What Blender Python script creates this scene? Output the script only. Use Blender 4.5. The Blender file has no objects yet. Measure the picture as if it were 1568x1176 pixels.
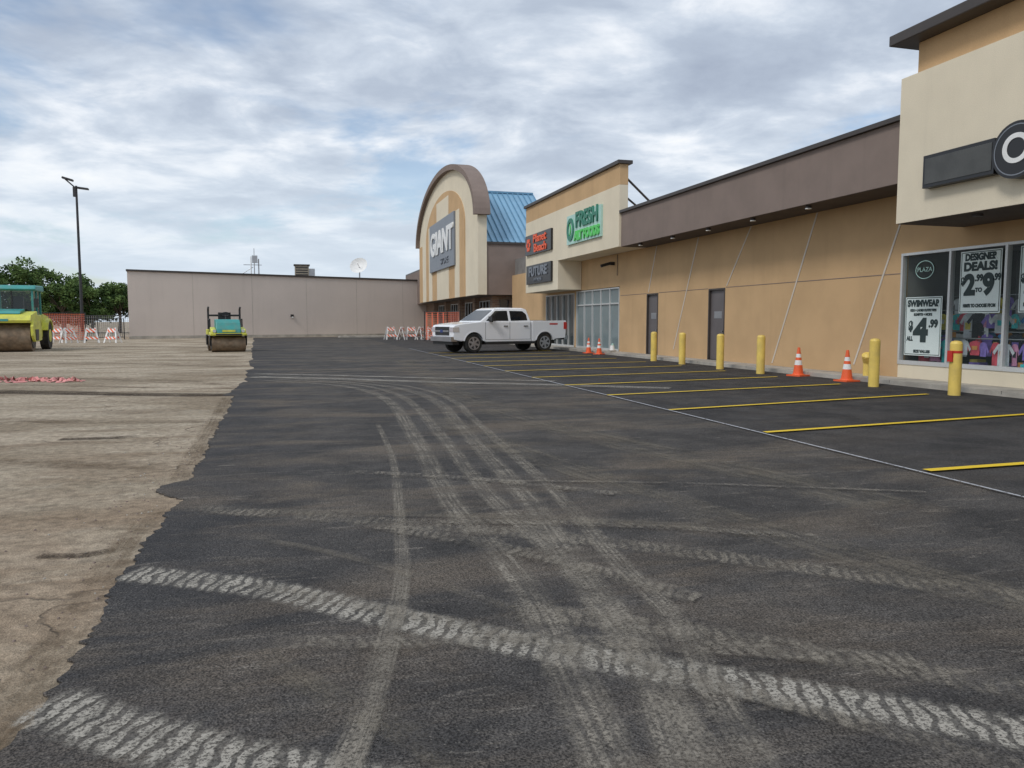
import bpy, bmesh, math, random
from mathutils import Vector, Matrix
random.seed(7)
R=math.radians
scene=bpy.context.scene

# ---------------------------------------------------------------- materials
def N(nt,typ,ins=None,**kw):
    n=nt.nodes.new(typ)
    for k,v in kw.items(): setattr(n,k,v)
    if ins:
        for k,v in ins.items():
            if hasattr(v,'is_linked'): nt.links.new(v,n.inputs[k])
            else: n.inputs[k].default_value=v
    return n
def c4(c): return (c[0],c[1],c[2],1.0)
def mixc(nt,f,a,b,bt='MIX'):
    n=nt.nodes.new('ShaderNodeMix'); n.data_type='RGBA'; n.blend_type=bt
    for i,v in ((0,f),(6,a),(7,b)):
        if hasattr(v,'is_linked'): nt.links.new(v,n.inputs[i])
        else: n.inputs[i].default_value=v
    return n.outputs[2]
def mrange(nt,v,a,b,c=0.0,d=1.0,smooth=True):
    n=nt.nodes.new('ShaderNodeMapRange')
    if smooth: n.interpolation_type='SMOOTHSTEP'
    nt.links.new(v,n.inputs[0])
    for i,x in zip((1,2,3,4),(a,b,c,d)): n.inputs[i].default_value=x
    return n.outputs[0]
def mth(nt,op,a,b=0.0):
    n=nt.nodes.new('ShaderNodeMath'); n.operation=op
    for i,v in ((0,a),(1,b)):
        if hasattr(v,'is_linked'): nt.links.new(v,n.inputs[i])
        else: n.inputs[i].default_value=v
    return n.outputs[0]
def noise(nt,vec,scale,detail=4,rough=.55,dist=0.0,mscale=None,rot=None):
    if mscale or rot:
        m=N(nt,'ShaderNodeMapping',{'Vector':vec})
        if mscale: m.inputs['Scale'].default_value=mscale
        if rot: m.inputs['Rotation'].default_value=rot
        vec=m.outputs[0]
    n=N(nt,'ShaderNodeTexNoise',{'Vector':vec,'Scale':scale,'Detail':detail,'Roughness':rough,'Distortion':dist})
    return n.outputs[0]
def newmat(name):
    m=bpy.data.materials.new(name); m.use_nodes=True
    nt=m.node_tree; b=nt.nodes['Principled BSDF']
    return m,nt,b
def mat(name,col,rough=.8,var=.12,scale=2.0,grain=.06,gscale=60,bump=0.0,bscale=60,metal=0.0,streak=0.0,dust=0.0,coat=0.0,spec=.5):
    m,nt,b=newmat(name)
    pos=N(nt,'ShaderNodeNewGeometry').outputs['Position']
    if var:
        n1=noise(nt,pos,scale,4)
        c=mixc(nt,mrange(nt,n1,.3,.7),c4([x*(1-var) for x in col]),c4([min(1,x*(1+var)) for x in col]))
        if grain:
            g=noise(nt,pos,gscale,1)
            c=mixc(nt,1.0,c,mixc(nt,mrange(nt,g,.3,.7),c4([1-grain]*3),c4([1+grain]*3)),'MULTIPLY')
        if streak:
            s=noise(nt,pos,1.0,5,.6,0,(2.2,2.2,.18))
            c=mixc(nt,mth(nt,'MULTIPLY',mrange(nt,s,.5,.75),streak),c,c4([x*.45 for x in col]))
        if dust:
            d=noise(nt,pos,3.5,4)
            c=mixc(nt,mth(nt,'MULTIPLY',mrange(nt,d,.4,.7),dust),c,c4((.25,.2,.14)))
        nt.links.new(c,b.inputs['Base Color'])
    else: b.inputs['Base Color'].default_value=c4(col)
    b.inputs['Roughness'].default_value=rough; b.inputs['Metallic'].default_value=metal
    b.inputs['Specular IOR Level'].default_value=spec
    if coat: b.inputs['Coat Weight'].default_value=coat
    if bump:
        bn=N(nt,'ShaderNodeBump',{'Height':noise(nt,pos,bscale,2),'Strength':bump,'Distance':.01})
        nt.links.new(bn.outputs[0],b.inputs['Normal'])
    return m

TAN=mat('stucco_tan',(.56,.375,.205),.9,.06,.7,.05,70,.4,70,streak=.12,spec=.2)
CREAM=mat('stucco_cream',(.73,.65,.50),.9,.04,.7,.05,70,.4,70,streak=.08,spec=.2)
BROWN=mat('stucco_brown',(.235,.185,.16),.9,.06,1,.06,70,.4,70,streak=.12,spec=.2)
DBROWN=mat('cap_metal_dark',(.055,.045,.04),.5,.1)
BEIGE=mat('wall_beige',(.62,.545,.49),.9,.04,.25,.03,30,streak=.08,spec=.2)
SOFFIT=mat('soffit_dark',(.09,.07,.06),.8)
DOOR=mat('door_grey_paint',(.13,.115,.115),.5,.08)
CONC=mat('kerb_concrete',(.40,.37,.32),.9,.2,1.5,.12,60,.4,50)
YEL=mat('yellow_plastic',(.80,.58,.13),.5,.08,3,.02,dust=.2)
ORANGE=mat('cone_orange',(.82,.12,.03),.5,.06,dust=.1)
WHITE=mat('white_plastic',(.8,.8,.78),.5,.04,dust=.08)
BLACK=mat('black_plastic',(.02,.02,.021),.45,0)
RUBBER=mat('tyre_rubber',(.022,.022,.022),.85,.2,dust=.2)
STEEL=mat('steel_grey',(.45,.45,.46),.35,.1,metal=.9)
DSTEEL=mat('pole_dark_metal',(.03,.03,.033),.5,0)
CARW=mat('white_car_paint',(.86,.87,.89),.22,.01,1,0,coat=.6)
CARGL=mat('car_glass',(.012,.015,.018),.04,.0,1,0,spec=.8)
ALLOY=mat('wheel_alloy',(.42,.42,.44),.35,.05,metal=.7)
RED=mat('tail_light_red',(.55,.03,.02),.3,.0)
LENS=mat('head_light_lens',(.6,.62,.66),.1,0,metal=.4)
FRAME=mat('aluminium_frame',(.62,.63,.62),.4,.05,metal=.3)
LIME=mat('roller_lime_yellow',(.66,.66,.09),.45,.08,dust=.3)
TEAL=mat('roller_teal',(.05,.30,.28),.45,.08,dust=.2)
DRUM=mat('drum_steel_dirty',(.17,.115,.07),.7,.35,4,.1,dust=.4)
GREYSIGN=mat('sign_grey',(.20,.22,.25),.5,.04)
SIGNBLK=mat('sign_black',(.015,.015,.017),.35,.0)
OLIVE=mat('sign_panel_dark',(.06,.06,.055),.3,.2)
GREEN=mat('sign_green',(.10,.58,.12),.5,.0)
DGREEN=mat('sign_green_dark',(.03,.20,.13),.5,.0)
PALEG=mat('sign_pale_green',(.42,.64,.57),.5,.05)
SORG=mat('sign_orange_red',(.85,.12,.04),.5,.0)
PAPER=mat('poster_paper',(.70,.78,.75),.7,.03)
INK=mat('poster_ink',(.03,.05,.05),.7,0)
BARK=mat('bark',(.09,.065,.045),.9,.2)
BLUE=mat('roof_blue_metal',(.22,.41,.57),.4,.08,.7,.02)
BLUED=mat('roof_blue_seam',(.14,.30,.45),.4,.1)
PINK=mat('safety_mesh_pink',(.62,.26,.24),.8,.2)
INTER=mat('shop_interior',(.30,.30,.29),.9,.2)
CANE=mat('wire_light',(.62,.56,.48),.5,.05)
ROOFG=mat('roof_gravel',(.2,.19,.18),.9)

def brickmat():
    m,nt,b=newmat('brick')
    p=N(nt,'ShaderNodeNewGeometry').outputs['Position']
    s=N(nt,'ShaderNodeSeparateXYZ',{0:p})
    cv=N(nt,'ShaderNodeCombineXYZ',{0:mth(nt,'ADD',s.outputs[0],s.outputs[1]),1:s.outputs[2]})
    br=N(nt,'ShaderNodeTexBrick',{'Vector':cv.outputs[0],'Color1':c4((.20,.12,.08)),'Color2':c4((.30,.20,.13)),'Mortar':c4((.25,.22,.19)),'Scale':1.0,'Mortar Size':.012,'Brick Width':.4,'Row Height':.13})
    nt.links.new(br.outputs[0],b.inputs['Base Color']); b.inputs['Roughness'].default_value=.9
    return m
BRICK=brickmat()
def glassmat(name,tr,col=(.03,.04,.045)):
    m,nt,b=newmat(name)
    b.inputs['Base Color'].default_value=c4(col); b.inputs['Roughness'].default_value=.03
    b.inputs['Specular IOR Level'].default_value=.9
    t=N(nt,'ShaderNodeBsdfTransparent',{0:c4((.94,.99,.98))})
    mx=N(nt,'ShaderNodeMixShader',{0:tr,1:b.outputs[0],2:t.outputs[0]})
    nt.links.new(mx.outputs[0],nt.nodes['Material Output'].inputs[0])
    return m
GLASS=glassmat('shop_glass',.86,(.10,.14,.14))
DGLASS=glassmat('store_glass_dark',.12,(.05,.065,.07))
LGLASS=glassmat('store_glass_light',.1,(.22,.28,.29))

def mesh_fence_mat(name,col,scale,th):
    m,nt,b=newmat(name)
    p=N(nt,'ShaderNodeNewGeometry').outputs['Position']
    s=N(nt,'ShaderNodeSeparateXYZ',{0:p})
    a=mth(nt,'ADD',s.outputs[0],s.outputs[1])
    f1=mth(nt,'LESS_THAN',mth(nt,'FRACT',mth(nt,'MULTIPLY',a,scale)),th)
    f2=mth(nt,'LESS_THAN',mth(nt,'FRACT',mth(nt,'MULTIPLY',s.outputs[2],scale)),th)
    f=mth(nt,'MAXIMUM',f1,f2)
    b.inputs['Base Color'].default_value=c4(col); b.inputs['Roughness'].default_value=.7
    t=N(nt,'ShaderNodeBsdfTransparent')
    mx=N(nt,'ShaderNodeMixShader',{0:f,1:t.outputs[0],2:b.outputs[0]})
    nt.links.new(mx.outputs[0],nt.nodes['Material Output'].inputs[0])
    return m
OMESH=mesh_fence_mat('orange_mesh',(.75,.18,.10),7,.2)
CHAIN=mesh_fence_mat('fence_wires',(.3,.3,.3),7,.12)

# ---------------------------------------------------------------- mesh builder
class MB:
    def __init__(s): s.v=[];s.f=[];s.mi=[];s.sm=[];s.mats=[];s.M=None
    def m(s,mt):
        if mt not in s.mats: s.mats.append(mt)
        return s.mats.index(mt)
    def add(s,vs,fs,mt,smooth=False,M=None):
        o=len(s.v); MM=M
        if s.M is not None: MM=s.M@M if M is not None else s.M
        for p in vs:
            p=Vector(p); s.v.append(MM@p if MM is not None else p)
        k=s.m(mt)
        for f in fs: s.f.append([i+o for i in f]); s.mi.append(k); s.sm.append(smooth)
    def box(s,x0,x1,y0,y1,z0,z1,mt,M=None):
        s.add([(x0,y0,z0),(x1,y0,z0),(x1,y1,z0),(x0,y1,z0),(x0,y0,z1),(x1,y0,z1),(x1,y1,z1),(x0,y1,z1)],
              [(0,3,2,1),(4,5,6,7),(0,1,5,4),(1,2,6,5),(2,3,7,6),(3,0,4,7)],mt,M=M)
    def hexa(s,b,t,mt,M=None):
        s.add(list(b)+list(t),[(0,3,2,1),(4,5,6,7),(0,1,5,4),(1,2,6,5),(2,3,7,6),(3,0,4,7)],mt,M=M)
    def cyl(s,p0,p1,r0,r1,mt,n=16,caps=True):
        p0=Vector(p0);p1=Vector(p1);d=(p1-p0).normalized()
        u=d.orthogonal().normalized();w=d.cross(u)
        vs=[];
        for p,r in ((p0,r0),(p1,r1)):
            for i in range(n):
                a=2*math.pi*i/n; vs.append(p+(u*math.cos(a)+w*math.sin(a))*r)
        s.add(vs,[(i,(i+1)%n,n+(i+1)%n,n+i) for i in range(n)],mt,True)
        if caps: s.add(vs,[tuple(range(n-1,-1,-1)),tuple(range(n,2*n))],mt)
    def prism(s,pts,ax,a,b,mt):
        n=len(pts)
        def P(p,q):
            if ax=='y': return (p[0],q,p[1])
            if ax=='x': return (q,p[0],p[1])
            return (p[0],p[1],q)
        vs=[P(p,a) for p in pts]+[P(p,b) for p in pts]
        s.add(vs,[tuple(range(n)),tuple(range(2*n-1,n-1,-1))]+[(i,n+i,n+(i+1)%n,(i+1)%n) for i in range(n)],mt)
    def poly(s,pts,mt): s.add(pts,[tuple(range(len(pts)))],mt)
    def build(s,name,parent=None,bevel=0.0,M=None):
        me=bpy.data.meshes.new(name); me.from_pydata([tuple(v) for v in s.v],[],s.f)
        for mt in s.mats: me.materials.append(mt)
        for p,k,sm in zip(me.polygons,s.mi,s.sm): p.material_index=k; p.use_smooth=sm
        bm=bmesh.new(); bm.from_mesh(me); bmesh.ops.recalc_face_normals(bm,faces=bm.faces); bm.to_mesh(me); bm.free()
        o=bpy.data.objects.new(name,me); scene.collection.objects.link(o)
        if parent: o.parent=parent
        if bevel:
            bv=o.modifiers.new('bevel','BEVEL'); bv.width=bevel; bv.segments=2; bv.limit_method='ANGLE'; bv.angle_limit=R(40)
        return o
def empty(name,loc=(0,0,0),rz=0,sc=1.0):
    e=bpy.data.objects.new(name,None); scene.collection.objects.link(e)
    e.location=loc; e.rotation_euler=(0,0,rz); e.scale=(sc,sc,sc); return e
def text(name,body,size,M,mt,parent,ext=.01,align='CENTER',sx=1.0,bold=0.0):
    cu=bpy.data.curves.new(name,'FONT'); cu.body=body; cu.size=size; cu.extrude=ext; cu.align_x=align; cu.align_y='CENTER'; cu.offset=bold
    t=bpy.data.objects.new(name+'_tmp',cu); scene.collection.objects.link(t)
    dg=bpy.context.evaluated_depsgraph_get(); dg.update()
    me=bpy.data.meshes.new_from_object(t.evaluated_get(dg)); me.name=name
    bpy.data.objects.remove(t)
    me.transform(Matrix.Diagonal((sx,1,1,1))); me.transform(M)
    me.materials.clear(); me.materials.append(mt)
    o=bpy.data.objects.new(name,me); scene.collection.objects.link(o); o.parent=parent
    return o
def wallM(x,y,z):   # faces -X, reads left->right towards -Y
    return Matrix(((0,0,-1,x),(-1,0,0,y),(0,1,0,z),(0,0,0,1)))

# ---------------------------------------------------------------- ground
def ground_mat():
    m,nt,b=newmat('old_concrete_ground')
    p=N(nt,'ShaderNodeNewGeometry').outputs['Position']
    big=noise(nt,p,.28,5,.6,.4,(.7,1.3,1))
    c=mixc(nt,mrange(nt,big,.35,.65),c4((.30,.245,.175)),c4((.50,.425,.325)))
    st=noise(nt,p,.9,5,.65,.8,(.6,1.5,1),(0,0,.3))
    c=mixc(nt,mth(nt,'MULTIPLY',mrange(nt,st,.48,.68),.62),c,c4((.20,.15,.10)))
    st2=noise(nt,p,1.7,5,.7,.5,(.6,1.7,1),(0,0,-.3))
    c=mixc(nt,mth(nt,'MULTIPLY',mrange(nt,st2,.53,.72),.5),c,c4((.60,.53,.42)))
    s=N(nt,'ShaderNodeSeparateXYZ',{0:p})
    near=mrange(nt,s.outputs[1],4,13,1,.15)
    red=noise(nt,p,.6,3)
    c=mixc(nt,mth(nt,'MULTIPLY',mth(nt,'MULTIPLY',mrange(nt,red,.3,.62),.65),near),c,c4((.29,.20,.13)))
    nn=N(nt,'ShaderNodeTexNoise',{'Vector':p,'Scale':1.5,'Detail':4})
    sc=N(nt,'ShaderNodeVectorMath',{0:nn.outputs[1]},operation='SCALE'); sc.inputs['Scale'].default_value=.9
    wv=N(nt,'ShaderNodeVectorMath',{0:p,1:sc.outputs[0]},operation='ADD')
    vo=N(nt,'ShaderNodeTexVoronoi',{'Vector':wv.outputs[0],'Scale':.33},feature='DISTANCE_TO_EDGE')
    cr=mrange(nt,vo.outputs[0],.001,.008,1,0)
    cr=mth(nt,'MULTIPLY',cr,mrange(nt,red,.4,.55))
    c=mixc(nt,mth(nt,'MULTIPLY',cr,.45),c,c4((.12,.09,.065)))
    g=noise(nt,p,95,2,.7)
    c=mixc(nt,1.0,c,mixc(nt,mrange(nt,g,.3,.7,smooth=False),c4([.62]*3),c4([1.36]*3)),'MULTIPLY')
    g2=noise(nt,p,9,6,.78)
    c=mixc(nt,1.0,c,mixc(nt,mrange(nt,g2,.3,.7),c4([.62]*3),c4([1.30]*3)),'MULTIPLY')
    nt.links.new(c,b.inputs['Base Color']); b.inputs['Roughness'].default_value=.95; b.inputs['Specular IOR Level'].default_value=.15
    h=mth(nt,'ADD',mth(nt,'MULTIPLY',g,.5),mth(nt,'ADD',mth(nt,'MULTIPLY',g2,2.0),mth(nt,'MULTIPLY',cr,-1.0)))
    bn=N(nt,'ShaderNodeBump',{'Height':h,'Strength':.8,'Distance':.025}); nt.links.new(bn.outputs[0],b.inputs['Normal'])
    return m
def asphalt_mat():
    m,nt,b=newmat('asphalt')
    p=N(nt,'ShaderNodeNewGeometry').outputs['Position']
    s=N(nt,'ShaderNodeSeparateXYZ',{0:p})
    n2=noise(nt,p,1.3,6,.65,.3)
    c=mixc(nt,mrange(nt,n2,.32,.68),c4((.038,.036,.035)),c4((.078,.072,.067)))
    n1=noise(nt,p,.55,6,.65,.5,(.6,1.7,1),(0,0,.25))
    stall=mrange(nt,s.outputs[0],5.85,6.15,1,.35)
    edge=mrange(nt,s.outputs[0],-1.0,.9,1,0)
    c=mixc(nt,mth(nt,'MULTIPLY',edge,.5),c,c4((.034,.034,.037)))
    d=mth(nt,'MULTIPLY',mth(nt,'MULTIPLY',mrange(nt,n1,.44,.70),.62),stall)
    c=mixc(nt,d,c,c4((.165,.132,.098)))
    n4=noise(nt,p,2.6,6,.75,.2,(.5,2.4,1),(0,0,.55))
    c=mixc(nt,mth(nt,'MULTIPLY',mth(nt,'MULTIPLY',mrange(nt,n4,.54,.72),.45),stall),c,c4((.20,.175,.145)))
    n5=noise(nt,p,4.2,6,.8,.4,(.45,2.6,1),(0,0,-.35))
    c=mixc(nt,mth(nt,'MULTIPLY',mth(nt,'MULTIPLY',mrange(nt,n5,.57,.70),.55),stall),c,c4((.24,.215,.185)))
    c=mixc(nt,1.0,c,mixc(nt,mrange(nt,s.outputs[0],5.85,6.1),c4((1,1,1)),c4((.82,.84,.88))),'MULTIPLY')
    vo=N(nt,'ShaderNodeTexVoronoi',{'Vector':p,'Scale':75.0})
    g=noise(nt,p,115,1,.6)
    c=mixc(nt,1.0,c,mixc(nt,mrange(nt,g,.3,.7,smooth=False),c4([.32]*3),c4([1.8]*3)),'MULTIPLY')
    rnd=N(nt,'ShaderNodeSeparateColor',{0:vo.outputs['Color']})
    sp=mth(nt,'MULTIPLY',mth(nt,'GREATER_THAN',rnd.outputs[0],.93),mth(nt,'LESS_THAN',vo.outputs[0],.35))
    c=mixc(nt,mth(nt,'MULTIPLY',sp,.45),c,c4((.26,.24,.21)))
    nt.links.new(c,b.inputs['Base Color']); b.inputs['Roughness'].default_value=.85; b.inputs['Specular IOR Level'].default_value=.25
    h=mth(nt,'ADD',mth(nt,'MULTIPLY',vo.outputs[0],-.8),g)
    bn=N(nt,'ShaderNodeBump',{'Height':h,'Strength':1.0,'Distance':.009}); nt.links.new(bn.outputs[0],b.inputs['Normal'])
    return m
g=MB(); g.add([(-900,-300,0),(900,-300,0),(900,1500,0),(-900,1500,0)],[(0,1,2,3)],ground_mat()); g.build('ground')

edge=[(-1.02,-3),(-1.0,1.5),(-1.0,2.9),(-.98,3.3),(-.97,3.9),(-.99,4.5),(-1.0,4.9),(-1.01,5.7),(-.96,6.3),(-.94,6.85),(-1.2,7.25),(-1.2,7.5),(-.98,7.75),(-.97,8.3),(-1.06,11.2),(-1.1,14),(-1.18,16.3),(-1.42,16.45),(-1.3,17.2),(-1.25,20),(-1.4,27.4),(-2.0,40),(-2.8,57),(-3.5,73.5)]
pts=[]
for (x0,y0),(x1,y1) in zip(edge[:-1],edge[1:]):
    n=max(1,int(abs(y1-y0)/.04)) if y0<20 else 8
    for i in range(n):
        t=i/n; j=.014 if y0<20 else .06
        y=y0+(y1-y0)*t
        pts.append((x0+(x1-x0)*t+random.gauss(0,j)+.025*math.sin(y*5.1)*math.sin(y*1.7),y))
pts.append(edge[-1])
pts+= [(60,95),(60,-3)]
a=MB(); a.prism(pts,'z',-.02,.012,asphalt_mat()); a.build('asphalt_parking_lot')

def dust_mat(name,col,strength,tread=0,nscale=3.0,fade=.3,slant=1.6,lo=.1,tmin=.22):
    m,nt,b=newmat(name)
    uv=N(nt,'ShaderNodeUVMap').outputs[0]
    p=N(nt,'ShaderNodeNewGeometry').outputs['Position']
    s=N(nt,'ShaderNodeSeparateXYZ',{0:uv})
    v=s.outputs[1]; u=s.outputs[0]
    c=mth(nt,'ABSOLUTE',mth(nt,'SUBTRACT',v,.5))
    k=noise(nt,p,nscale,5,.75)
    en=mth(nt,'MULTIPLY',noise(nt,p,14,3,.7),.26)
    e=mrange(nt,mth(nt,'ADD',c,en),.34,.58,1,0)
    f=mth(nt,'MULTIPLY',e,mrange(nt,k,.36,.62,lo,1))
    g=noise(nt,p,60,3,.75)
    f=mth(nt,'MULTIPLY',f,mrange(nt,g,.38,.58,.2,1))
    if tread:
        ph=mth(nt,'ADD',mth(nt,'MULTIPLY',u,tread),mth(nt,'ADD',mth(nt,'MULTIPLY',v,slant),mth(nt,'MULTIPLY',noise(nt,p,7,3),1.9)))
        w=mth(nt,'SINE',mth(nt,'MULTIPLY',ph,6.283))
        f=mth(nt,'MULTIPLY',f,mrange(nt,w,-.8,.1,tmin,1))
    else:
        sn=noise(nt,uv,1.0,3,.6,0,(.9,11,1))
        f=mth(nt,'MULTIPLY',f,mrange(nt,sn,.36,.62,.35,1))
    f=mth(nt,'MULTIPLY',f,mrange(nt,u,0,fade))
    f=mth(nt,'MINIMUM',mth(nt,'MULTIPLY',f,strength),1.0)
    b.inputs['Base Color'].default_value=c4(col); b.inputs['Roughness'].default_value=.95; b.inputs['Specular IOR Level'].default_value=.1
    t=N(nt,'ShaderNodeBsdfTransparent')
    mx=N(nt,'ShaderNodeMixShader',{0:f,1:t.outputs[0],2:b.outputs[0]})
    nt.links.new(mx.outputs[0],nt.nodes['Material Output'].inputs[0])
    return m
def catmull(P,n=14):
    P=[Vector((*p,0)) for p in P]; P=[2*P[0]-P[1]]+P+[2*P[-1]-P[-2]]
    out=[]
    for i in range(1,len(P)-2):
        for k in range(n):
            t=k/n
            out.append(.5*((2*P[i])+(-P[i-1]+P[i+1])*t+(2*P[i-1]-5*P[i]+4*P[i+1]-P[i+2])*t*t+(-P[i-1]+3*P[i]-3*P[i+1]+P[i+2])*t**3))
    out.append(P[-2]); return out
def ribbon(name,P,w,z,mt,parent=None,w1=None):
    C=catmull(P); vs=[];fs=[];uv=[];L=0
    for i,c in enumerate(C):
        d=(C[min(i+1,len(C)-1)]-C[max(i-1,0)]).normalized(); nrm=Vector((-d.y,d.x,0))
        if i: L+=(C[i]-C[i-1]).length
        ww=w if w1 is None else w+(w1-w)*i/(len(C)-1)
        vs+= [c+nrm*ww/2+Vector((0,0,z)),c-nrm*ww/2+Vector((0,0,z))]; uv+=[(L,1),(L,0)]
        if i: fs.append((2*i-2,2*i-1,2*i+1,2*i))
    me=bpy.data.meshes.new(name); me.from_pydata([tuple(v) for v in vs],[],fs)
    ul=me.uv_layers.new(name='UVMap')
    for lp in me.loops: ul.data[lp.index].uv=uv[lp.vertex_index]
    me.materials.append(mt)
    o=bpy.data.objects.new(name,me); scene.collection.objects.link(o); o.parent=parent
    return o
tr=empty('tyre_tracks')
DT=dust_mat('dust_tread',(.37,.345,.30),1.35,13.0,4,.1,1.3,.5,.25)
DT2=dust_mat('dust_tread_faint',(.29,.26,.215),.75,14.0,3,.4,1.3,.1,.35)
DS=dust_mat('dust_soft',(.31,.28,.235),.9,0,3,.8,lo=.25)
DB=dust_mat('dust_bright_band',(.38,.355,.31),1.2,0,2,.2,lo=.45)
DS2=dust_mat('dust_faint',(.28,.245,.19),.42,0,1.5,.8)
z=.016
def trk(P,w,mt,w1=None):
    global z
    ribbon('track',P,w,z,mt,tr,w1); z+=.0006
trk([(-1.0,4.92),(-.2,4.4),(.44,3.79),(1.225,3.09),(2.06,2.43),(2.6,1.98),(3.6,1.1)],.36,DT)
trk([(-1.0,3.3),(-.47,2.83),(-.03,2.52),(.9,1.9),(1.6,1.3)],.38,DT)
trk([(.9,3.75),(1.58,3.38),(2.82,2.33),(4,1.4)],.32,DT2)
trk([(-.9,6.54),(.485,5.74),(1.9,4.8),(3.24,3.6),(4.6,2.4)],.34,DT2)
trk([(1.15,11.5),(1.01,8.47),(.8,6.3),(.585,4.47),(.43,3.7),(.23,2.85),(.1,2.4),(-.1,1.6)],.10,DS,.19)
trk([(.62,4.6),(.46,3.72),(.25,2.85),(.12,2.4)],.11,DS)
C1=[(-1.1,20.6),(.72,18.55),(1.45,16.6),(1.67,13.85),(1.43,9.3),(1.22,6.18),(1.22,4.69),(1.17,3.58),(1.0,2.3),(.9,1.4)]
trk(C1,.30,DS)
trk([(x+.36,y+.2) for x,y in C1],.24,DS)
C2=[(-1.1,22.1),(1.5,18.6),(2.35,16.3),(2.5,13.6),(2.26,10.9),(1.86,6.24),(1.57,3.96),(1.48,3.09),(1.24,2.22),(1.0,1.2)]
trk(C2,.30,DS)
trk([(x+.32,y+.3) for x,y in C2],.2,DS)
trk([(-1.2,21.6),(1,20.3),(3.2,18.6),(5.9,16.9),(8,15.4)],.7,DB)
trk([(-1.2,22.9),(1,21.6),(3.4,19.9),(6.2,18.0)],.5,DB)
trk([(-1.3,25),(2,23.5),(6,21.5)],1.2,DS2)
trk([(-.4,3.9),(.0,3.2),(.5,2.4),(.8,1.8)],.2,DS2)
trk([(2.0,12),(2.6,7.5),(3.3,4.2),(4.2,1.6)],.7,DS2)
trk([(4,30),(3.4,20),(3.3,12),(4.6,5)],1.0,DS2)
trk([(-1.0,30),(3,29),(9,27)],1.4,DS2)
for k in range(8):
    x0=random.uniform(-.9,2.5); y0=random.uniform(3.5,10); a=random.uniform(-.95,-.25); l=random.uniform(2,4.5)
    x1=x0+l*math.cos(a); y1=y0+l*math.sin(a)
    if y1<1.4: y1=1.4
    trk([(x0,y0),((x0+x1)/2+.1,(y0+y1)/2+.08),(x1,y1)],random.uniform(.08,.26),random.choice([DT2,DS2,DS2]))
# dirt over the old concrete
dk=empty('dirt_patches')
DK=dust_mat('dirt_dark',(.07,.052,.038),1.35,0,1.6,lo=.55)
DKB=dust_mat('dirt_dark_soft',(.15,.11,.072),.7,0,1.0)
LTB=dust_mat('dirt_light_soft',(.58,.51,.40),.55,0,1.0)
zz=.004
for P,w,mt in [([(-.9,16.6),(-2.6,17.1),(-4.2,17.9),(-6,18.8),(-10,20.6)],.8,DK),
               ([(-.9,16.5),(-2.2,16.7),(-3.6,17.3),(-7,18.8)],.55,DK),
               ([(-1.0,18.0),(-4,19.4),(-9,22)],.5,DKB),
               ([(-1.4,19.5),(-4,21.5),(-9,24)],1.2,DKB),
               ([(-1.6,27),(-6,30),(-14,33)],1.6,DKB),
               ([(-2,35),(-8,37),(-20,40)],1.5,DKB),
               ([(-1.6,23.5),(-6,26),(-12,28)],1.5,LTB),
               ([(-1.2,13.5),(-3,14),(-7,15.5)],1.0,LTB),
               ([(-2,32),(-8,34),(-16,36)],1.4,LTB),
               ([(-2.6,46),(-10,50),(-22,52)],3,DKB),
               ([(-1.9,10.9),(-2.4,10.85),(-2.9,10.9)],.30,DK),
               ([(-1.08,5.6),(-1.3,5.4),(-1.6,5.45)],.14,DK),
               ([(-1.08,1.5),(-1.1,4),(-1.12,6),(-1.1,6.6)],.3,DKB),
               ([(-1.08,7.6),(-1.12,10),(-1.2,13),(-1.3,16)],.3,DKB),
               ([(-1.2,12.3),(-2.5,12.5),(-5.5,13.7)],.5,DKB),
               ([(-1.2,8.5),(-2.5,9),(-4.5,10)],.6,DKB)]:
    ribbon('dirt',P,w,zz,mt,dk); zz+=.0004
# painted markings
def paint_mat(name,col,wear):
    m,nt,b=newmat(name)
    p=N(nt,'ShaderNodeNewGeometry').outputs['Position']
    f=mrange(nt,noise(nt,p,25,4,.7),wear-.08,wear+.06)
    b.inputs['Base Color'].default_value=c4(col); b.inputs['Roughness'].default_value=.7
    t=N(nt,'ShaderNodeBsdfTransparent')
    mx=N(nt,'ShaderNodeMixShader',{0:f,1:t.outputs[0],2:b.outputs[0]})
    nt.links.new(mx.outputs[0],nt.nodes['Material Output'].inputs[0])
    return m
YP=paint_mat('yellow_paint_worn',(.76,.52,.02),.34)
WP=paint_mat('chalk_line_worn',(.42,.43,.46),.42)
mk=empty('parking_bay_markings')
ends=[(6.13,.15),(8.86,.75),(11.57,1.1),(14.23,1.05),(16.75,1.0),(19.3,1.0),(22.0,1.0),(24.7,1.0),(27.4,1.0),(30.1,1),(32.8,1),(35.5,1)]
for y,dy in ends:
    p=MB(); x0,x1=6.0,12.35; d=.055
    p.poly([(x0,y-d,.0315),(x1,y+dy-d,.0315),(x1,y+dy+d,.0315),(x0,y+d,.0315)],YP); p.build('bay_line',mk)
p=MB(); p.poly([(5.83,3.0,.0305),(5.86,3.0,.0305),(6.03,14,.0305),(6.03,42,.0305),(5.99,42,.0305),(5.99,14,.0305)],WP); p.build('chalk_line',mk)

# kerb and sidewalk
s=MB(); s.box(13.5,14.4,-3,49,-.05,.12,CONC); 
for y in range(0,49,3): s.box(13.497,14.39,y,y+.015,.05,.1225,BLACK)
s.build('sidewalk',bevel=.015)
s=MB(); s.box(11.4,13.6,50,80,-.05,.12,CONC); s.build('sidewalk',bevel=.02)
s=MB(); s.M=Matrix.Translation((4,72,0))@Matrix.Rotation(R(8),4,'Z'); s.box(0,6,0,.8,-.05,.16,CONC); s.build('kerb_island',bevel=.03)

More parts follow.
